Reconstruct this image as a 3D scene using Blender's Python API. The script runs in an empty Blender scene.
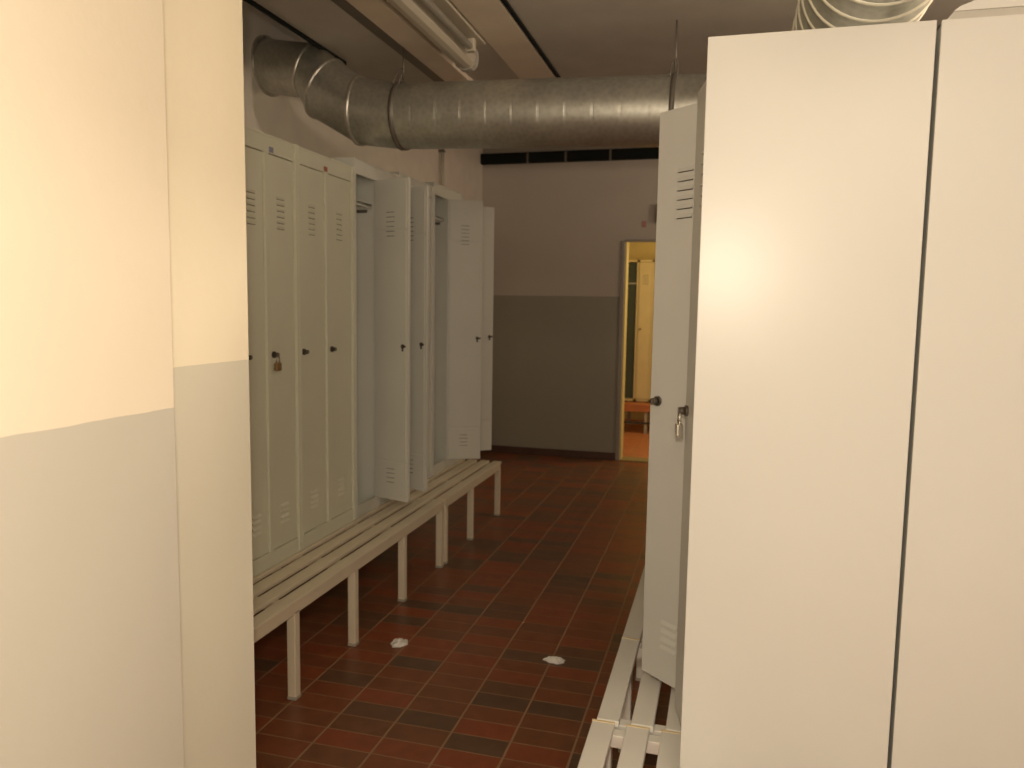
import bpy, bmesh, math, random
from mathutils import Vector, Matrix
random.seed(7)
K = 0.9                                   # plan units to metres, applied to everything at the end
scn = bpy.context.scene
COL = scn.collection
PI = math.pi

# ------------------------------------------------------------------ materials
def newmat(name):
    m = bpy.data.materials.new(name); m.use_nodes = True
    nt = m.node_tree
    return m, nt, nt.nodes['Principled BSDF']
def mat(name, col, rough=0.5, metal=0.0, var=0.04, vscale=6.0, bump=0.0, bscale=60.0, spec=0.5):
    m, nt, b = newmat(name); N, L = nt.nodes, nt.links
    tc = N.new('ShaderNodeTexCoord')
    nz = N.new('ShaderNodeTexNoise'); nz.inputs['Scale'].default_value = vscale; nz.inputs['Detail'].default_value = 4
    L.new(tc.outputs['Object'], nz.inputs['Vector'])
    cr = N.new('ShaderNodeValToRGB')
    cr.color_ramp.elements[0].position = 0.3; cr.color_ramp.elements[1].position = 0.7
    cr.color_ramp.elements[0].color = (*[c*(1-var) for c in col], 1)
    cr.color_ramp.elements[1].color = (*[min(1, c*(1+var)) for c in col], 1)
    L.new(nz.outputs['Fac'], cr.inputs['Fac']); L.new(cr.outputs['Color'], b.inputs['Base Color'])
    b.inputs['Roughness'].default_value = rough; b.inputs['Metallic'].default_value = metal
    b.inputs['Specular IOR Level'].default_value = spec
    if bump:
        n2 = N.new('ShaderNodeTexNoise'); n2.inputs['Scale'].default_value = bscale; n2.inputs['Detail'].default_value = 5
        L.new(tc.outputs['Object'], n2.inputs['Vector'])
        bp = N.new('ShaderNodeBump'); bp.inputs['Strength'].default_value = bump; bp.inputs['Distance'].default_value = 0.01
        L.new(n2.outputs['Fac'], bp.inputs['Height']); L.new(bp.outputs['Normal'], b.inputs['Normal'])
    return m
def math_node(nt, op, a, b=None):
    n = nt.nodes.new('ShaderNodeMath'); n.operation = op
    for i, v in enumerate((a, b)):
        if v is None: continue
        if isinstance(v, (int, float)): n.inputs[i].default_value = v
        else: nt.links.new(v, n.inputs[i])
    return n.outputs[0]
def wall_mat(name, upper, lower, h):
    """emulsion paint above, oil paint wainscot below height h (a real painted edge)"""
    m, nt, b = newmat(name); N, L = nt.nodes, nt.links
    tc = N.new('ShaderNodeTexCoord'); sp = N.new('ShaderNodeSeparateXYZ'); L.new(tc.outputs['Object'], sp.inputs[0])
    nz = N.new('ShaderNodeTexNoise'); nz.inputs['Scale'].default_value = 9; L.new(tc.outputs['Object'], nz.inputs['Vector'])
    wob = math_node(nt, 'MULTIPLY', math_node(nt, 'SUBTRACT', nz.outputs['Fac'], 0.5), 0.007)
    z = math_node(nt, 'ADD', sp.outputs['Z'], wob)
    fac = math_node(nt, 'GREATER_THAN', z, h*K)
    mx = N.new('ShaderNodeMixRGB'); L.new(fac, mx.inputs['Fac'])
    mx.inputs['Color1'].default_value = (*lower, 1); mx.inputs['Color2'].default_value = (*upper, 1)
    n3 = N.new('ShaderNodeTexNoise'); n3.inputs['Scale'].default_value = 2.5; n3.inputs['Detail'].default_value = 5
    L.new(tc.outputs['Object'], n3.inputs['Vector'])
    hs = N.new('ShaderNodeHueSaturation'); L.new(mx.outputs[0], hs.inputs['Color'])
    L.new(math_node(nt, 'ADD', math_node(nt, 'MULTIPLY', n3.outputs['Fac'], 0.10), 0.95), hs.inputs['Value'])
    L.new(hs.outputs[0], b.inputs['Base Color'])
    L.new(math_node(nt, 'ADD', math_node(nt, 'MULTIPLY', fac, 0.25), 0.5), b.inputs['Roughness'])
    n2 = N.new('ShaderNodeTexNoise'); n2.inputs['Scale'].default_value = 45; n2.inputs['Detail'].default_value = 5
    L.new(tc.outputs['Object'], n2.inputs['Vector'])
    bp = N.new('ShaderNodeBump'); bp.inputs['Strength'].default_value = 0.10; bp.inputs['Distance'].default_value = 0.006
    L.new(n2.outputs['Fac'], bp.inputs['Height']); L.new(bp.outputs['Normal'], b.inputs['Normal'])
    return m
def tile_mat(name, cols, grout, x0, y0, sx, sy, rough=0.35):
    m, nt, b = newmat(name); N, L = nt.nodes, nt.links
    tc = N.new('ShaderNodeTexCoord'); sp = N.new('ShaderNodeSeparateXYZ'); L.new(tc.outputs['Object'], sp.inputs[0])
    u = math_node(nt, 'DIVIDE', math_node(nt, 'SUBTRACT', sp.outputs['X'], x0), sx)
    v = math_node(nt, 'DIVIDE', math_node(nt, 'SUBTRACT', sp.outputs['Y'], y0), sy)
    cu, cv = math_node(nt, 'FLOOR', u), math_node(nt, 'FLOOR', v)
    cb = N.new('ShaderNodeCombineXYZ'); L.new(cu, cb.inputs[0]); L.new(cv, cb.inputs[1])
    wn = N.new('ShaderNodeTexWhiteNoise'); wn.noise_dimensions = '2D'; L.new(cb.outputs[0], wn.inputs['Vector'])
    # patches of darker tiles: low frequency noise on the cell id biases the choice
    ln = N.new('ShaderNodeTexNoise'); ln.inputs['Scale'].default_value = 0.35; L.new(cb.outputs[0], ln.inputs['Vector'])
    pick = math_node(nt, 'ADD', math_node(nt, 'MULTIPLY', wn.outputs['Value'], 0.75), math_node(nt, 'MULTIPLY', math_node(nt, 'SUBTRACT', ln.outputs['Fac'], 0.3), 0.55))
    cr = N.new('ShaderNodeValToRGB'); e = cr.color_ramp.elements
    e[0].position = 0.0; e[0].color = (*cols[0], 1); e[1].position = 1.0; e[1].color = (*cols[-1], 1)
    for i, c in enumerate(cols[1:-1]):
        x = cr.color_ramp.elements.new((i+1)/(len(cols)-1)); x.color = (*c, 1)
    L.new(pick, cr.inputs['Fac'])
    fu = math_node(nt, 'SUBTRACT', u, cu); fv = math_node(nt, 'SUBTRACT', v, cv)
    def edge(f, g):      # 1 inside grout
        d = math_node(nt, 'ABSOLUTE', math_node(nt, 'SUBTRACT', f, 0.5))
        return math_node(nt, 'GREATER_THAN', d, 0.5-g)
    g1 = edge(fu, 0.0042/sx); g2 = edge(fv, 0.0030/sy)
    g = math_node(nt, 'MAXIMUM', g1, math_node(nt, 'MULTIPLY', g2, 0.8))
    nz = N.new('ShaderNodeTexNoise'); nz.inputs['Scale'].default_value = 14; nz.inputs['Detail'].default_value = 6
    L.new(tc.outputs['Object'], nz.inputs['Vector'])
    mn = N.new('ShaderNodeMixRGB'); mn.blend_type = 'MULTIPLY'; mn.inputs['Fac'].default_value = 0.45
    L.new(cr.outputs[0], mn.inputs['Color1']); L.new(nz.outputs['Fac'], mn.inputs['Color2'])
    mx = N.new('ShaderNodeMixRGB'); L.new(g, mx.inputs['Fac']); L.new(mn.outputs[0], mx.inputs['Color1']); mx.inputs['Color2'].default_value = (*grout, 1)
    L.new(mx.outputs[0], b.inputs['Base Color'])
    L.new(math_node(nt, 'ADD', math_node(nt, 'MULTIPLY', g, 0.3), rough), b.inputs['Roughness'])
    b.inputs['Specular IOR Level'].default_value = 0.4
    bp = N.new('ShaderNodeBump'); bp.inputs['Strength'].default_value = 0.5; bp.inputs['Distance'].default_value = 0.002; bp.invert = True
    L.new(g, bp.inputs['Height']); L.new(bp.outputs['Normal'], b.inputs['Normal'])
    return m
def galvanised(name, col, rough):
    m, nt, b = newmat(name); N, L = nt.nodes, nt.links
    tc = N.new('ShaderNodeTexCoord')
    vo = N.new('ShaderNodeTexVoronoi'); vo.inputs['Scale'].default_value = 45; L.new(tc.outputs['Object'], vo.inputs['Vector'])
    nz = N.new('ShaderNodeTexNoise'); nz.inputs['Scale'].default_value = 5; nz.inputs['Detail'].default_value = 5; L.new(tc.outputs['Object'], nz.inputs['Vector'])
    hs = N.new('ShaderNodeHueSaturation'); hs.inputs['Color'].default_value = (*col, 1)
    v = math_node(nt, 'ADD', math_node(nt, 'MULTIPLY', vo.outputs['Distance'], 0.25), math_node(nt, 'ADD', math_node(nt, 'MULTIPLY', nz.outputs['Fac'], 0.5), 0.65))
    L.new(v, hs.inputs['Value']); L.new(hs.outputs[0], b.inputs['Base Color'])
    b.inputs['Metallic'].default_value = 0.80
    L.new(math_node(nt, 'ADD', math_node(nt, 'MULTIPLY', nz.outputs['Fac'], 0.12), rough-0.06), b.inputs['Roughness'])
    return m

M = {}
M['locker_left'] = mat('grey_green_enamel', (0.72, 0.73, 0.59), 0.42, var=0.03, vscale=3)
M['locker_open'] = mat('pale_grey_enamel', (0.72, 0.725, 0.66), 0.42, var=0.03, vscale=3)
M['locker_right'] = mat('light_grey_enamel', (0.57, 0.575, 0.545), 0.33, var=0.015, vscale=2)
M['slot'] = mat('slot_shade', (0.03, 0.03, 0.025), 0.8)  # dark colour painting the shade inside the louvre slots
M['bench'] = mat('bench_enamel', (0.78, 0.70, 0.54), 0.45, var=0.04)
M['bench_white'] = mat('bench_enamel_white', (0.80, 0.79, 0.74), 0.4, var=0.03)
M['tape'] = mat('yellowed_joint_strip', (0.82, 0.68, 0.42), 0.5)
M['foot'] = mat('grey_rubber', (0.42, 0.39, 0.32), 0.7)
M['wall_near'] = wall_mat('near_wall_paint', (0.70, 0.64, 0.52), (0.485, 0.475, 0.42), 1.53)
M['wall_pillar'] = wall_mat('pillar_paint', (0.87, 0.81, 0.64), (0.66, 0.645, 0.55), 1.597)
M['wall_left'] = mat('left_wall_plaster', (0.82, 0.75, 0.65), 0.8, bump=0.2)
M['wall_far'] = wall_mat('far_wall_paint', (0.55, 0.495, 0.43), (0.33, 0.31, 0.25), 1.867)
M['ceiling'] = mat('ceiling_board', (0.56, 0.52, 0.46), 0.8, var=0.05, bump=0.1)
M['ceiling_light'] = mat('ceiling_board_pale', (0.82, 0.71, 0.58), 0.75, var=0.05)
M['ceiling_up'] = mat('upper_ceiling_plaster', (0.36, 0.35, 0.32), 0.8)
M['skirting'] = mat('dark_red_skirting_tile', (0.10, 0.05, 0.035), 0.4, var=0.15)
M['galv'] = galvanised('galvanised_steel', (0.52, 0.52, 0.47), 0.40)
M['galv_band'] = galvanised('galvanised_band', (0.62, 0.60, 0.54), 0.35)
M['wire'] = mat('pale_wire', (0.75, 0.72, 0.60), 0.4, metal=0.3)
M['rod'] = mat('dull_steel_rod', (0.22, 0.20, 0.17), 0.5, metal=0.6)
M['lamp_body'] = mat('lamp_white_enamel', (0.55, 0.50, 0.40), 0.4)
M['lamp_cover'] = mat('lamp_plastic', (0.48, 0.46, 0.40), 0.25)
M['brass'] = mat('aged_brass', (0.38, 0.25, 0.12), 0.4, metal=0.8)
M['chrome'] = mat('chrome', (0.75, 0.72, 0.66), 0.2, metal=1.0)
M['knob_dark'] = mat('dark_knob', (0.07, 0.055, 0.04), 0.4)
M['black'] = mat('black_metal', (0.012, 0.015, 0.014), 0.7, spec=0.2)
M['door_frame'] = mat('grey_door_frame', (0.34, 0.31, 0.28), 0.5)
M['threshold'] = mat('threshold_metal', (0.35, 0.28, 0.14), 0.5)
M['paper'] = mat('white_paper', (0.85, 0.83, 0.78), 0.8)
M['red_sign'] = mat('red_sign', (0.48, 0.24, 0.22), 0.5)
M['blue_tag'] = mat('blue_grey_tag', (0.25, 0.28, 0.38), 0.5)
M['red_tag'] = mat('red_tag', (0.45, 0.14, 0.09), 0.5)
M['yellow_wall'] = mat('yellow_wall', (0.80, 0.66, 0.32), 0.7)
M['yellow_locker'] = mat('cream_locker', (0.70, 0.58, 0.33), 0.45)
M['locker_inside'] = mat('dark_green_inside', (0.055, 0.068, 0.05), 0.6)
M['wood'] = mat('orange_wood', (0.50, 0.18, 0.07), 0.45, var=0.15)
M['lid_rim'] = mat('rim_shade_grey', (0.42, 0.41, 0.37), 0.4)
TX0, TY0, TSX, TSY = -1.50405*K, 2.828175*K, 0.25*K, 0.25*0.4651*K
M['floor'] = tile_mat('red_clay_tiles', [(0.38, 0.095, 0.036), (0.36, 0.098, 0.040), (0.31, 0.10, 0.042), (0.26, 0.105, 0.048), (0.19, 0.10, 0.055), (0.15, 0.095, 0.060)], (0.34, 0.21, 0.12), TX0, TY0, TSX, TSY)
M['floor_next'] = tile_mat('orange_clay_tiles', [(0.80, 0.30, 0.15), (0.76, 0.28, 0.14), (0.72, 0.29, 0.15)], (0.50, 0.30, 0.15), TX0, TY0, TSX, TSY)

# ------------------------------------------------------------------ mesh helpers
class MB:
    def __init__(s): s.bm = bmesh.new(); s.mi = 0
    def _new(s, faces):
        for f in faces: f.material_index = s.mi
    def box(s, a, b, bev=0.0, rot=None):
        lo = [min(p, q) for p, q in zip(a, b)]; hi = [max(p, q) for p, q in zip(a, b)]
        r = bmesh.ops.create_cube(s.bm, size=1.0)
        vs = r['verts']
        c = Vector([(l+h)/2 for l, h in zip(lo, hi)]); sz = [h-l for l, h in zip(lo, hi)]
        for v in vs: v.co = Vector((v.co.x*sz[0], v.co.y*sz[1], v.co.z*sz[2]))
        if rot is not None:
            for v in vs: v.co = rot @ v.co
        for v in vs: v.co += c
        fs = set(f for v in vs for f in v.link_faces); s._new(fs)
        if bev:
            es = list(set(e for v in vs for e in v.link_edges))
            r2 = bmesh.ops.bevel(s.bm, geom=es, offset=min(bev, min(sz)*0.45), segments=2, affect='EDGES', profile=0.5)
            s._new(r2['faces'])
        return s
    def cyl(s, p, q, r, n=20, r2=None, caps=True):
        p, q = Vector(p), Vector(q); d = (q-p)
        ax = d.normalized(); up = Vector((0, 0, 1)) if abs(ax.z) < .9 else Vector((1, 0, 0))
        u = ax.cross(up).normalized(); w = ax.cross(u)
        r2 = r if r2 is None else r2
        A = [s.bm.verts.new(p+u*math.cos(2*PI*i/n)*r+w*math.sin(2*PI*i/n)*r) for i in range(n)]
        B = [s.bm.verts.new(q+u*math.cos(2*PI*i/n)*r2+w*math.sin(2*PI*i/n)*r2) for i in range(n)]
        fs = [s.bm.faces.new((A[i], A[(i+1) % n], B[(i+1) % n], B[i])) for i in range(n)]
        for f in fs: f.smooth = True
        if caps: fs += [s.bm.faces.new(A[::-1]), s.bm.faces.new(B)]
        s._new(fs); return s
    def loft(s, rings, closed_ends=False, smooth=True):
        R = [[s.bm.verts.new(Vector(p)) for p in r] for r in rings]; n = len(R[0]); fs = []
        for a, b in zip(R, R[1:]):
            for i in range(n): fs.append(s.bm.faces.new((a[i], a[(i+1) % n], b[(i+1) % n], b[i])))
        for f in fs: f.smooth = smooth
        if closed_ends: fs += [s.bm.faces.new(R[0][::-1]), s.bm.faces.new(R[-1])]
        s._new(fs); return s
    def tube(s, pts, r, n=10):
        pts = [Vector(p) for p in pts]; rings = []
        for i, p in enumerate(pts):
            t = (pts[min(i+1, len(pts)-1)]-pts[max(i-1, 0)]).normalized()
            up = Vector((0, 0, 1)) if abs(t.z) < .9 else Vector((0, 1, 0))
            u = t.cross(up).normalized(); w = t.cross(u)
            rings.append([p+u*math.cos(2*PI*k/n)*r+w*math.sin(2*PI*k/n)*r for k in range(n)])
        return s.loft(rings, True)
    def prism(s, prof, ax, a, b):
        """profile (list of 2D) extruded along axis ax from a to b; 2D coords fill the other two axes in order"""
        def P(p, t):
            v = [p[0], p[1]]; v.insert(ax, t); return v
        A = [s.bm.verts.new(P(p, a)) for p in prof]; B = [s.bm.verts.new(P(p, b)) for p in prof]; n = len(prof)
        fs = [s.bm.faces.new((A[i], A[(i+1) % n], B[(i+1) % n], B[i])) for i in range(n)]
        fs += [s.bm.faces.new(A[::-1]), s.bm.faces.new(B)]; s._new(fs); return s
    def build(s, name, mats, parent=None, loc=None):
        bmesh.ops.recalc_face_normals(s.bm, faces=s.bm.faces)
        me = bpy.data.meshes.new(name); s.bm.to_mesh(me); s.bm.free()
        for m in (mats if isinstance(mats, (list, tuple)) else [mats]): me.materials.append(m)
        o = bpy.data.objects.new(name, me); COL.objects.link(o)
        if loc: o.location = loc
        if parent: o.parent = parent
        return o
def tag(o, label, cat, group=None, kind=None):
    if label: o['label'] = label
    if cat: o['category'] = cat
    if group: o['group'] = group
    if kind: o['kind'] = kind
    return o
def struct(name, mb, m):
    o = mb.build(name, m); o['kind'] = 'structure'; return o
def thing(name, loc, rz, label, cat, group=None):
    o = bpy.data.objects.new(name, None); o.empty_display_size = 0.1; COL.objects.link(o)
    o.location = loc; o.rotation_euler = (0, 0, rz)
    return tag(o, label, cat, group)

# ------------------------------------------------------------------ the room
XL, YF, ZU, ZC = -2.78, 8.74, 3.6, 3.2
XR, YB = 2.3, -1.6
struct('floor', MB().box((XL-.2, YB, -.1), (XR+.2, YF+.08, 0)), M['floor'])
struct('wall_left', MB().box((XL-.2, YB, 0), (XL, YF+.2, ZU)), M['wall_left'])
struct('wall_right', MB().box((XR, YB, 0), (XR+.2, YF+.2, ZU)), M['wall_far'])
# far wall with its doorway (x -1.10..0.02, z..2.49)
DX0, DX1, DZ = -1.10, -0.05, 2.485
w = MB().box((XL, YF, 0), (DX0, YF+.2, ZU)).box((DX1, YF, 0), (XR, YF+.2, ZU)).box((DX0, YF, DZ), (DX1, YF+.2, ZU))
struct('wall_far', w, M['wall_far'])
struct('baseboard_far', MB().box((XL, YF-.02, 0), (DX0-.04, YF, .085), .004), M['skirting'])
struct('baseboard_left', MB().box((XL, 1.76, 0), (XL+.02, YF-.02, .085), .004), M['skirting'])
# door frame
fr = MB().box((DX0-.04, YF-.02, 0), (DX0, YF+.0, DZ+.0), .004).box((DX0, YF-.015, DZ-.012), (DX1, YF+.0, DZ+.016), .003).box((DX1, YF-.03, 0), (DX1+.06, YF+.0, DZ+.05), .004)
d1 = struct('door_1', fr, M['door_frame'])
MB().box((DX0, YF, 0), (DX0+.02, YF+.2, DZ), .003).build('door_lining', M['yellow_wall'], d1)
MB().box((DX0+.02, YF-.02, 0), (DX1, YF+.2, .012), .003).build('threshold', M['threshold'], d1)
# near walls on the left
struct('wall_near', MB().box((XL, YB, 0), (-1.0, 1.232, ZC-.001)), M['wall_near'])
struct('wall_pillar', MB().box((XL, 1.2321, 0), (-1.08, 1.591, ZC-.001)), M['wall_pillar'])
# ceilings: upper plaster ceiling, and the lowered boarding with its notch over the left lockers
struct('ceiling_upper', MB().box((XL-.2, YB, ZU), (XR+.2, YF+.2, ZU+.1)), M['ceiling_up'])
c = MB().box((-2.285, YB, ZC), (XR, 4.41, ZC+.10)).box((XL, 4.41, ZC), (XR, 5.35, ZC+.10))
struct('ceiling', c, M['ceiling'])
struct('trim_1', MB().box((-1.80, YB, ZC-.03), (-1.64, 5.34, ZC), .004), M['ceiling_light'])
struct('trim_2', MB().box((-1.33, YB, ZC-.012), (-1.10, 5.34, ZC), .004), M['ceiling_light'])
struct('trim_3', MB().box((-1.095, YB, ZC-.012), (-1.07, 5.34, ZC), .003), M['black'])
struct('trim_4', MB().box((-2.298, YB, ZC-.02), (-2.28, 4.42, ZC+.12), .003), M['black'])
struct('lamp_shadow_strip', MB().box((-1.90, YB, ZC-.006), (-1.81, 5.34, ZC), .002), M['rod'])  # dark strip painting the lamp's shadow onto the boarding

# ------------------------------------------------------------------ lockers
def vents(mb, y0, y1, zs, outx, inx, h=0.011, slot=True):
    """louvres pressed outwards: a wedge and the open slot beneath it, on both faces"""
    for z in zs:
        mb.mi = 0
        mb.prism([(outx-.0005, z-h*.5), (outx+.006, z-h*.5), (outx-.0005, z+h*.8)], 1, y0, y1)
        mb.mi = 1
        mb.box((outx-.001, y0+.003, z-h*.72), (outx+.0008, y1-.003, z-h*.5))
        mb.box((inx-.0008, y0+.003, z-h*.55), (inx+.001, y1-.003, z-h*.3))
    mb.mi = 0
def make_door(w, z0, z1, m, parent, hinge, ang, vent_c=0.5, padlock=None, lockz=1.47, thumb=False):
    """door local frame: origin on the hinge line, leaf runs to -y, outer face +x"""
    th = 0.02
    mb = MB()
    mb.box((-.003, -w, z0), (0, -.002, z1))                       # outer skin
    mb.box((-th, -w, z0), (-.002, -w+.003, z1), 0); mb.box((-th, -.005, z0), (-.002, -.002, z1))
    mb.box((-th, -w, z0), (-.002, -.002, z0+.003)); mb.box((-th, -w, z1-.003), (-.002, -.002, z1))
    H = z1-z0
    za, zb = z0+.125*H, z1-.155*H                                 # folded inner trays with seams between
    for a, b in ((z0+.012, za-.007), (za+.007, zb-.007), (zb+.007, z1-.012)):
        mb.box((-th-.005, -w+.014, a), (-th+.002, -.016, b), .002)
    mb.box((-th+.0005, -w+.003, z0+.003), (-th+.003, -.005, z1-.003))
    vc = -w*(1-vent_c); hw = .034
    zt = [z1-.19-.028*i for i in range(6)]; zbt = [z0+.115+.028*i for i in range(4)]
    vents(mb, vc-hw, vc+hw, zt, 0, -th-.005); vents(mb, vc-hw, vc+hw, zbt, 0, -th-.005)
    d = mb.build('door', [m, M['slot']], parent, hinge); d.rotation_euler = (0, 0, ang)
    ly = -w+.035
    k = MB(); k.cyl((-.001, ly, lockz), (.008, ly, lockz), .016, 20); k.cyl((.008, ly, lockz), (.028, ly, lockz), .012, 20, .010)
    k.mi = 1; k.box((.0275, ly-.002, lockz-.007), (.0295, ly+.002, lockz+.007))
    k.mi = 0; k.cyl((-th-.012, ly, lockz), (-th+.002, ly, lockz), .013, 16)
    k.box((-th-.016, ly-.026, lockz-.006), (-th-.010, ly+.01, lockz+.006), .002)       # cam on the inside
    k.box((-th-.013, ly-.006, lockz-.03), (-th-.008, ly+.006, lockz-.004), .002)
    k.build('lock', [M['knob_dark'], M['chrome']], d)
    for zz in (z0+.15, (z0+z1)/2, z1-.15): MB().cyl((-.004, -.002, zz-.03), (-.004, -.002, zz+.03), .005, 10).build('hinge', m, d)
    if padlock: make_padlock(d, ly, lockz-.025, padlock)
    return d
def make_padlock(d, ly, z, m):
    p = MB().box((.014, ly-.021, z-.052), (.034, ly+.021, z-.012), .006)
    p.mi = 1
    pts = [(.024, ly-.013, z-.014)]+[(.024, ly-.013*math.cos(t*PI/10), z+.004+.015*math.sin(t*PI/10)) for t in range(11)]+[(.024, ly+.013, z-.014)]
    p.tube(pts, .0035, 8)
    o = p.build('padlock', [m, M['chrome']], d)
def make_locker(loc, rz, label, width, z0, z1, dz0, dz1, m, opens, group, depth=.55, mid=None, padlocks=(None, None), lockz=1.47, ventc=(.5, .5), insm=None, lip=0):
    """unit of two compartments; local x outward, y along the row; doors hinge at the high-y side of their bay"""
    t = thing('locker', loc, rz, label, 'locker', group)
    mid = mid or width/2; s = .012; insm = insm or m
    b = MB(); D = -depth
    b.box((D, 0, z0), (.006, s, z1), .002).box((D, width-s, z0), (max(lip, .006), width, z1), .002)
    b.box((D+.001, s, z0+.001), (D+.006, width-s, z1-.001)).box((D+.001, s, z1-.012), (0, width-s, z1-.0005), .002).box((D+.001, s, z0+.0005), (0, width-s, z0+.012))
    b.box((D, mid-.005, z0+.012), (-.003, mid+.005, z1-.012))
    b.box((-.022, s, dz1), (-.001, width-s, z1-.012)).box((-.022, s, z0+.012), (-.001, width-s, dz0))
    b.box((-.022, mid-.016, dz0), (.003, mid+.016, dz1), .003)
    b.box((-.022, s-.001, z0+.001), (.0055, .022, z1-.001), .002).box((-.022, width-.022, z0+.001), (.0055, width-s+.001, z1-.001), .002)
    b.build('body', m, t)
    for y0, y1, op, pl, vc in ((0, mid, opens[0], padlocks[0], ventc[0]), (mid, width, opens[1], padlocks[1], ventc[1])):
        a = y0+(.022 if y0 == 0 else .016); c_ = y1-(.022 if y1 == width else .016)
        make_door(c_-a-.002, dz0+.003, dz1-.003, m, t, (-.010 if not op else .001, c_-.0005, 0), op, vc, pl, lockz)
        sh = MB().box((D+.008, y0+.013, z1-.24), (-.03, y1-.013, z1-.228), .002).box((-.034, y0+.013, z1-.252), (-.030, y1-.013, z1-.226))
        sh.build('shelf', insm, t)
        r = MB().cyl((D*.5, y0+.013, z1-.30), (D*.5, y1-.013, z1-.30), .008, 10)
        for q in (.35, .65):
            yy = y0+(y1-y0)*q
            r.tube([(D*.5, yy, z1-.305), (D*.5, yy, z1-.35), (D*.5+.015, yy, z1-.37), (D*.5+.03, yy, z1-.355)], .004, 8)
        r.build('coat_rail', M['rod'], t)
        hk = MB().box((-.14, y1-.016, z1-.275), (-.06, y1-.011, z1-.257), .002)
        hk.build('hook_plate', M['rod'], t)
    return t

GL = 'lockers in the left row'
XF = -2.07
units = [  # y0, width, mid, z1, mat, opens, label, padlocks
    (2.33, .65, None, 2.51, 'locker_left', (0, 0), 'closed grey-green locker partly hidden behind the cream pillar, nearest in the left row', (None, None), (.5, .5)),
    (2.985, .495, .228, 2.51, 'locker_left', (0, 0), 'closed grey-green locker whose right door carries a padlock, just past the cream pillar', (None, M['brass']), (.5, .5)),
    (3.482, .607, .30, 2.51, 'locker_left', (0, 0), 'closed grey-green locker between the padlocked one and the first opened pale one', (None, None), (.5, .5)),
    (4.09, .625, .31, 2.565, 'locker_open', (math.radians(73), math.radians(70)), 'pale grey locker with both doors swung open, right after the closed ones', (None, None), (.5, .5)),
    (4.72, .62, None, 2.59, 'locker_open', (0, 0), 'closed pale locker in shade between the two lockers with open doors', (None, None), (.5, .5)),
    (5.345, .635, .31, 2.625, 'locker_open', (math.radians(116), math.radians(132)), 'last pale locker of the left row, both doors folded wide open towards the far wall', (None, None), (.5, .5)),
]
ul = []
for y0, wd, mid, z1, mm, op, lab, pl, vc in units:
    ul.append(make_locker((XF, y0, 0), 0, lab, wd, .457, z1, .53, z1-.085, M[mm], op, GL, mid=mid, padlocks=pl, ventc=vc, lockz=1.485))
# little number tags on the head rails of the closed lockers
for u, y, m in ((ul[1], .27, 'blue_tag'), (ul[2], .285, 'red_tag')):
    MB().box((0, y-.018, 2.43), (.002, y+.018, 2.455), .0008).build('number_tag', M[m], u)

# right row: same cabinets turned round, seen from their end panel
XRF, YR = -0.032, 2.0
GR = 'lockers in the right row'
rl = make_locker((XRF, YR+.65, 0), PI, 'light grey locker filling the right foreground, one door ajar and one swung open', .65, .457, 2.39, .51, 2.35, M['locker_right'], (math.radians(49), math.radians(12)), GR, depth=.468, lip=.034, mid=.29, padlocks=(None, M['chrome']), lockz=1.435, ventc=(.48, .5))
for i in range(1, 4):
    lb = ('second', 'third', 'last')[i-1]+' locker of the right row, light grey, hidden behind the half open door'
    make_locker((XRF, YR+.65+.625*i, 0), PI, lb, .62, .457, 2.39, .51, 2.35, M['locker_right'], (0, 0), GR, depth=.468, lockz=1.435)
GB = 'lockers backing onto the right row'
for i in range(4):
    lb = 'light grey locker at the right picture edge, back to back with the big one' if i == 0 else ('second', 'third', 'last')[i-1]+' light grey locker of the back-to-back row, hidden from view'
    q = make_locker((.446+.50, YR+.625*i+.002, 0), 0, lb, .62, .457, 2.39, .51, 2.35, M['locker_right'], (0, 0), GB, depth=.50, lockz=1.435)

# ------------------------------------------------------------------ benches the lockers stand on
ZT = .455
def bench(loc, rz, y0, y1, legs, m, label, group, joints=(), depth=.88, seat=.32):
    """local x outward from the row's rear; seat slats occupy the outermost part"""
    t = thing('bench', loc, rz, label, 'bench', group)
    zt = ZT
    for k in range(4):
        x1 = -k*.106
        MB().box((x1-.070, y0, zt-.022), (x1, y1, zt), .004).build('slat', m, t)
    MB().box((-.034, y0+.01, zt-.064), (-.004, y1-.01, zt-.022), .003).build('front_rail', m, t)
    MB().box((-depth, y0+.01, zt-.06), (-depth+.03, y1-.01, zt-.002), .003).build('rear_rail', m, t)
    for y in legs:
        MB().box((-depth+.03, y-.02, zt-.062), (-.034, y+.02, zt-.022), .003).build('cross_bar', m, t)
        for x in (-.004-.021, -depth+.02):
            lg = MB().box((x-.021, y-.021, .012), (x+.021, y+.021, zt-.05), .005).build('leg', m, t)
            MB().box((x-.023, y-.023, 0), (x+.023, y+.023, .016), .004).build('rubber_foot', M['foot'], lg)
    for y in joints:
        for k in range(3): MB().box((-k*.106-.0705, y-.005, zt-.001), (-k*.106+.0005, y+.005, zt+.0012)).build('joint_strip', M['tape'], t)
    return t
bench((-1.735, 0, 0), 0, 2.26, 4.715, (2.30, 2.885, 3.45, 4.075, 4.69), M['bench'], 'long cream slatted bench under the closed lockers of the left row', 'slatted benches of the left row')
bench((-1.735, 0, 0), 0, 4.725, 6.07, (4.775, 5.335, 6.045), M['bench'], 'shorter cream slatted bench at the far end of the left row', 'slatted benches of the left row', joints=(4.74,))
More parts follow.
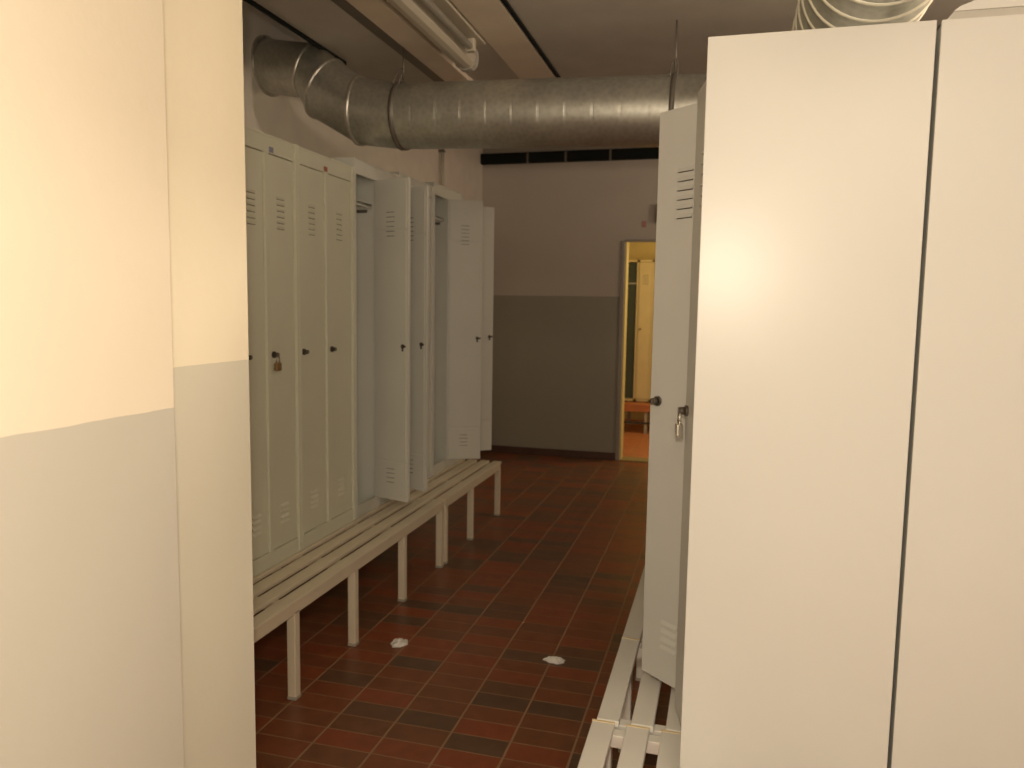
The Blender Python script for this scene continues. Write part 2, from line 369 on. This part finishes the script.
# right row benches (turned): world y = -local y
bench((-.345, 2.285, 0), PI, 0, 1.22, (.02, .61, 1.2), M['bench_white'], 'white slatted bench nearest the camera, jutting out under the big right locker', 'slatted benches of the right row', joints=(.008,), depth=.77)
bench((-.334, 2.29+2.44, 0), PI, 0, 2.44, (.04, .61, 1.22, 1.83, 2.40), M['bench_white'], 'white slatted bench running away behind the half open door of the right row', 'slatted benches of the right row', joints=(1.82,), depth=.77)

# benches beneath the back-to-back lockers
bench((.446+.50+.28, 0, 0), 0, 1.99, 4.50, (2.03, 2.62, 3.25, 3.87, 4.46), M['bench_white'], 'white bench frame carrying the lockers at the right picture edge', 'slatted benches behind the right row', depth=.77)

# sheet-metal cover lying on the second locker
lid = thing('metal_cover', (.452, 2.0, 2.39), 0, 'low cream metal cover with a sloping end lying on the right-edge locker', 'cover')
MB().prism([(0.004, 0), (.018, .016), (.5, .016), (.5, 0)], 1, 0.004, .56).build('rim', M['lid_rim'], lid)  # lip coloured grey to paint in the shadow under the cover's edge
pf = [(.016, .016), (.030, .026), (.08, .044), (.16, .062), (.42, .070), (.49, .03), (.49, .016)]
MB().prism(pf, 1, 0.0, .57).build('cover_top', M['locker_right'], lid)

# ------------------------------------------------------------------ ducts
def ring(c, ax, r, n=48):
    c, ax = Vector(c), Vector(ax).normalized()
    u = Vector((0, 1, 0)); u = (u-ax*u.dot(ax)).normalized() if abs(ax.y) < .9 else Vector((1, 0, 0))
    w = ax.cross(u)
    return [c+u*math.cos(2*PI*i/n)*r+w*math.sin(2*PI*i/n)*r for i in range(n)]
duct = thing('ventilation_duct', (-1.83, 4.17, 2.79), 0, 'fat galvanised round ventilation duct crossing above the aisle from the left wall', 'duct')
O = Vector((-1.83, 4.17, 2.79))
def rel(rings): return [[p-O for p in r] for r in rings]
def path_duct(name, st, m, parent, seam=.006):
    mb = MB(); mb.loft(rel([ring(*s) for s in st])); return mb.build(name, m, parent)
Yd = 4.17
secs = [((-2.78, Yd+.18, 3.185), (1, -.3, -.12), .157), ((-2.395, Yd+.02, 3.085), (.93, 0, -.36), .158), ((-2.285, Yd, 2.972), (.86, 0, -.50), .176), ((-2.06, Yd, 2.835), (1, 0, -.10), .184), ((-1.82, Yd, 2.796), (1, 0, -.03), .178)]
names = ['wall_stub', 'elbow_segment', 'elbow_segment', 'elbow_collar']
for i in range(4): path_duct(names[i], [secs[i], secs[i+1]], M['galv'], duct)
for (c_, ax, r) in secs[1:4]:
    axn = Vector(ax).normalized(); c_ = Vector(c_)
    path_duct('seam_band', [(c_-axn*.012, ax, r), (c_-axn*.008, ax, r+.007), (c_+axn*.008, ax, r+.007), (c_+axn*.012, ax, r)], M['galv_band'], duct)
fl = [((-2.78, Yd+.18, 3.185), (1, 0, 0), .178), ((-2.765, Yd+.18, 3.185), (1, 0, 0), .178), ((-2.755, Yd+.178, 3.185), (1, 0, 0), .160)]
path_duct('wall_flange', fl, M['galv_band'], duct)
# straight spiral-seam run, ends beyond the right lockers
st = []; x = -1.82; ax = (1, 0, -.03)
def zc(x): return 2.797-.030*(x+1.86)
while x < 1.4:
    for dx, dr in ((0, 0), (.003, 0), (.128, 0), (.131, 0), (.1335, -.0016), (.136, .0012), (.1385, -.0016)):
        
        xx = x+dx
        st.append(((xx, Yd, zc(xx)), ax, .178+dr))
    x += .142
st.append(((x, Yd, zc(x)), ax, .178))
path_duct('spiral_run', st, M['galv'], duct)
# pipe clamps with hanging rods
for cx, rr in ((-1.80, .186), (-.295, .184)):
    c_ = Vector((cx, Yd, zc(cx)))
    cl = path_duct('clamp', [(c_-Vector((.014, 0, 0)), ax, rr-.012), (c_-Vector((.013, 0, 0)), ax, rr), (c_+Vector((.013, 0, 0)), ax, rr), (c_+Vector((.014, 0, 0)), ax, rr-.012)], M['rod'], duct)
    z1 = c_.z+rr
    h = MB().cyl(Vector((cx, Yd, z1))-O, Vector((cx, Yd, ZC))-O, .005, 8)
    h.tube([Vector(p)-O for p in ((cx-.018, Yd-.11, z1-.04), (cx-.016, Yd-.05, z1+.04), (cx, Yd, z1+.08), (cx+.016, Yd-.05, z1+.04), (cx+.018, Yd-.11, z1-.04))], .004, 8)
    h.build('hanging_rod', M['rod'], duct)
# ribbed branch running towards the camera above the right lockers
O = Vector((.36, 3.0, 2.72))
fd = thing('ribbed_branch_duct', O, 0, 'ribbed round duct above the right lockers coming towards the camera', 'duct')
st = []; y = .9
while y < 3.80:
    for dy, r in ((0, .172), (.045, .170), (.095, .172), (.104, .180), (.110, .182), (.116, .180)):
        yy = y+dy
        t = (yy-2.2)/2
        st.append(((.366+.02*t, yy, 2.695+.03*t), (0, 1, 0), r))
    y += .122
mb = MB(); mb.loft(rel([ring(*s) for s in st])); mb.build('ribbed_skin', M['galv'], fd)
k = MB()
yy = .9+.11
while yy < 3.80:
    t = (yy-2.2)/2
    R_ = [((.366+.02*t, yy-.005, 2.695+.03*t), (0, 1, 0), .181), ((.366+.02*t, yy-.003, 2.695+.03*t), (0, 1, 0), .1865), ((.366+.02*t, yy+.003, 2.695+.03*t), (0, 1, 0), .1865), ((.366+.02*t, yy+.005, 2.695+.03*t), (0, 1, 0), .181)]
    k.loft(rel([ring(*s) for s in R_])); yy += .122
k.build('rib_wire', M['wire'], fd)

# ------------------------------------------------------------------ ceiling lamp
lamp = thing('fluorescent_lamp', (-1.47, 3.0, ZC), 0, 'unlit fluorescent batten lamp on the ceiling in front of the round duct', 'lamp')
Y0, Y1 = -1.25, 1.45
pf = [(-.075, 0), (-.085, -.05), (-.078, -.085), (-.055, -.105), (-.02, -.112), (.01, -.105), (.03, -.085), (.038, -.05), (.035, 0)]
MB().prism(pf, 1, Y0, Y1-.09).build('housing', M['lamp_body'], lamp)
cap = [(x*1.06-.001, z*1.05 if z < 0 else z) for x, z in pf]
MB().prism(cap, 1, Y1-.10, Y1-.045).build('end_cap', M['lamp_cover'], lamp)
MB().cyl((.075, Y0+.06, -.062), (.075, Y1-.30, -.062), .019, 24).build('tube', M['lamp_cover'], lamp)
for yy in (Y0+.03, Y1-.30): MB().box((.05, yy-.02, -.088), (.10, yy+.02, -.0), .006).build('lamp_holder', M['lamp_body'], lamp)
MB().box((.04, Y0, -.022), (.13, Y1-.20, 0), .004).build('batten', M['lamp_body'], lamp)

# ------------------------------------------------------------------ far wall things
ct = thing('cable_tray', (-1.7, YF, 3.42), 0, 'black cable tray along the top of the far wall', 'cable tray')
b = MB().box((-1.075, -.09, -.055), (1.6, -.085, .055)).box((-1.075, -.09, -.055), (1.6, .001, -.05)).box((-1.075, -.01, -.055), (1.6, .001, .055))
b.build('tray', M['black'], ct)
for xx in (-.52, -.08, .42, 1.05): MB().box((xx-.012, -.095, -.06), (xx+.012, 0, .06), .003).build('bracket', M['rod'], ct)
hk = MB().tube([(-1.62, YF-.14, 3.60), (-1.62, YF-.14, 3.53), (-1.60, YF-.14, 3.50), (-1.55, YF-.14, 3.49), (-1.54, YF-.14, 3.52)], .012, 8)
tag(hk.build('ceiling_hook', M['lamp_body']), 'small pale hook hanging from the ceiling before the black cable tray', 'hook')
pp = thing('wall_pipe', (XL+.015, 7.33, 2.9), 0, 'thin pale vertical pipe on the left wall above the far lockers', 'pipe')
MB().cyl((.02, 0, -.5), (.02, 0, .69), .017, 12).build('pipe_run', M['lamp_body'], pp)
for z in (-.3, .35): MB().box((-.014, -.025, z-.012), (.04, .025, z+.012), .003).build('pipe_clip', M['rod'], pp)
sg = MB().box((-.925, YF-.006, 2.63), (-.875, YF, 2.70), .002)
tag(sg.build('wall_sign', M['red_sign']), 'small dull red sign plate on the far wall above the doorway', 'sign')
bx = thing('alarm_box', (-.728, YF, 2.78), 0, 'narrow black box on the far wall right above the doorway', 'alarm box')
MB().box((-.035, -.07, -.10), (.06, .001, .10), .008).build('casing', M['black'], bx)
MB().cyl((.012, -.078, 0), (.012, -.069, 0), .022, 16).build('button', M['black'], bx)

# ------------------------------------------------------------------ paper on the floor
def paper(x, y, sx, sy, h, seed, label):
    rnd = random.Random(seed); mb = MB()
    r = bmesh.ops.create_icosphere(mb.bm, subdivisions=3, radius=1.0)
    for v in r['verts']:
        n = v.co.copy(); a = math.atan2(n.y, n.x)
        k = .92+.08*math.sin(a*3+seed)+.09*math.sin(a*7+seed*2)+rnd.uniform(-.07, .07)
        v.co = Vector((n.x*k*sx, n.y*k*sy, (max(n.z, -.05)*.8+.05)*h*(.6+rnd.uniform(0, .8)) if n.z > 0 else 0))
    o = mb.build('crumpled_paper', M['paper'], None, (x, y, 0.001))
    return tag(o, label, 'paper', 'paper scraps on the floor')
paper(-1.542, 3.53, .046, .050, .022, 1, 'round white crumpled paper scrap on the tiles near the left bench')
paper(-.735, 3.575, .056, .034, .020, 5, 'longer white paper scrap in the middle of the tiled aisle')

# ------------------------------------------------------------------ room beyond the doorway
NY = 11.05
struct('floor_next_room', MB().box((-3.6, YF+.0801, -.1), (1.2, 13.2, 0)), M['floor_next'])
struct('wall_next_room_far', MB().box((-3.6, 12.2, 0), (1.2, 12.3, 3.4)), M['yellow_wall'])
struct('wall_next_room_left', MB().box((-3.7, YF+.2, 0), (-3.6, 12.3, 3.4)), M['yellow_wall'])
struct('wall_next_room_right', MB().box((1.2, YF+.2, 0), (1.3, 12.3, 3.4)), M['yellow_wall'])
struct('ceiling_next_room', MB().box((-3.7, YF+.2, 3.4), (1.3, 12.3, 3.5)), M['yellow_wall'])
def far_locker(x, W, label, bays, openbay=None):
    t = thing('locker', (x, NY, 0), -PI/2, label, 'locker')
    z0, z1 = .42, 2.42
    b = MB(); b.box((-.5, 0, z0), (0, .018, z1)).box((-.5, W-.018, z0), (0, W, z1)).box((-.5, 0, z1-.03), (0, W, z1)).box((-.5, 0, z0), (0, W, z0+.03)).box((-.5, 0, z0), (-.49, W, z1))
    for i in range(1, bays): b.box((-.5, W*i/bays-.015, z0), (0, W*i/bays+.015, z1))
    b.build('body', M['yellow_locker'], t)
    for i in range(bays):
        y0 = i*W/bays+.019; y1 = (i+1)*W/bays-.019
        if openbay == i:
            MB().box((-.03, y0, z0+.035), (-.02, y1, z1-.04)).build('inner_lining', M['locker_inside'], t)
            MB().box((-.02, y0, 2.08), (-.004, y1, 2.10)).build('shelf', M['lid_rim'], t)
            continue
        d = MB().box((-.01, y0, z0+.035), (.008, y1, z1-.035), .004)
        d.mi = 1
        for q in range(5): d.box((.007, (y0+y1)/2-.04, 2.2-.03*q), (.0085, (y0+y1)/2+.04, 2.205-.03*q))
        dd = d.build('door', [M['yellow_locker'], M['slot']], t)
        MB().cyl((.006, y0+.03, 1.45), (.03, y0+.03, 1.45), .014, 12).build('lock', M['brass'], dd)
    return t
# local y runs to world +x
far_locker(-1.36, .165, 'narrow cream cabinet with a dark green recess in the lit room beyond the doorway', 1, 0)
far_locker(-1.19, .62, 'closed cream locker right of the dark green recess in the lit room beyond the doorway', 3)
far_locker(-1.99, .62, 'cream locker left of the dark green recess, hidden by the doorway edge', 2)
far_locker(-.56, .62, 'cream locker of the lit next room hidden behind the right row', 2)

nb = thing('bench', (-2.3, NY-.30, 0), 0, 'orange-brown wooden bench below the cream lockers of the next room', 'bench')
for k in range(3): MB().box((0, k*.11, .375), (3.1, k*.11+.085, .405), .004).build('slat', M['wood'], nb)
MB().box((0, .002, .305), (3.1, .03, .374), .003).build('front_rail', M['wood'], nb)
MB().box((0, .80, .30), (3.1, .84, .418), .003).build('rear_rail', M['knob_dark'], nb)
for x in (.05, .98, 1.30, 2.2, 3.05):
    for y in (.02, .78): MB().box((x-.02, y, 0), (x+.02, y+.04, .306 if y < .1 else .30), .004).build('leg', M['foot'], nb)
    MB().box((x-.02, .06, .34), (x+.02, .80, .374), .003).build('cross_bar', M['foot'], nb)
MB().box((.05, .02, .13), (3.05, .05, .165), .003).build('bench_shadow_bar', M['knob_dark'], nb)  # dark bar standing in for the shadow under the bench

# ------------------------------------------------------------------ light
def light(kind, name, loc, energy, col, size=.1, rot=(0, 0, 0), sy=None):
    l = bpy.data.lights.new(name, kind); l.energy = energy*K*K; l.color = col
    if kind == 'AREA':
        l.size = size*K
        if sy: l.shape = 'RECTANGLE'; l.size_y = sy*K
    elif kind == 'SPOT': l.shadow_soft_size = size*K
    else: l.shadow_soft_size = size*K
    o = bpy.data.objects.new(name, l); COL.objects.link(o); o.location = loc; o.rotation_euler = rot
    return o
light('POINT', 'camera_flash', (-.02, 0.0, 1.73+.20), 72, (1.0, .83, .63), .03)
light('POINT', 'aisle_fill', (1.75, 2.35, 3.06), 85, (1.0, .82, .64), .12)  # added fill light, out of view over the hidden aisle
light('POINT', 'next_room_lamp', (.35, 9.75, 2.3), 42, (1.0, .80, .38), .15)
light('POINT', 'far_aisle_fill', (1.75, 6.9, 3.0), 42, (1.0, .81, .62), .3)  # added fill for the far wall and the aisle past the duct
light('AREA', 'fill_behind', (0.6, -1.0, 2.9), 22, (1.0, .82, .62), 1.6, (math.radians(40), 0, math.radians(10)), .8)  # added soft fill behind the camera, raises the ambient level
w = bpy.data.worlds.new('world'); scn.world = w; w.use_nodes = True
w.node_tree.nodes['Background'].inputs[0].default_value = (1.0, .82, .62, 1)
w.node_tree.nodes['Background'].inputs[1].default_value = 1.25

# ------------------------------------------------------------------ camera
cam = bpy.data.cameras.new('camera'); co = bpy.data.objects.new('camera', cam); COL.objects.link(co)
F, yaw, pitch, roll = 771.4, -.2663, -.0992, .0155
cam.sensor_fit = 'HORIZONTAL'; cam.sensor_width = 36; cam.lens = F/1024*36
cy, sy = math.cos(yaw), math.sin(yaw)
f = Vector((sy*math.cos(pitch), cy*math.cos(pitch), math.sin(pitch)))
r = Vector((cy, -sy, 0)); u = r.cross(f)
c_, s_ = math.cos(roll), math.sin(roll)
r2, u2 = c_*r+s_*u, -s_*r+c_*u
mt = Matrix((r2, u2, -f)).transposed().to_4x4(); mt.translation = Vector((0, 0, 1.7295))
co.matrix_world = mt
cam.clip_start = .02
cam.dof.use_dof = True; cam.dof.focus_distance = 1.9*K; cam.dof.aperture_fstop = 5.6
scn.camera = co

# ------------------------------------------------------------------ to metres
S = Matrix.Scale(K, 4)
for me in bpy.data.meshes: me.transform(S)
for o in COL.objects: o.location = o.location*K

scn.view_settings.view_transform = 'Standard'; scn.view_settings.look = 'None'
scn.view_settings.exposure = 0.0; scn.view_settings.gamma = 1.0; scn.view_settings.use_curve_mapping = False
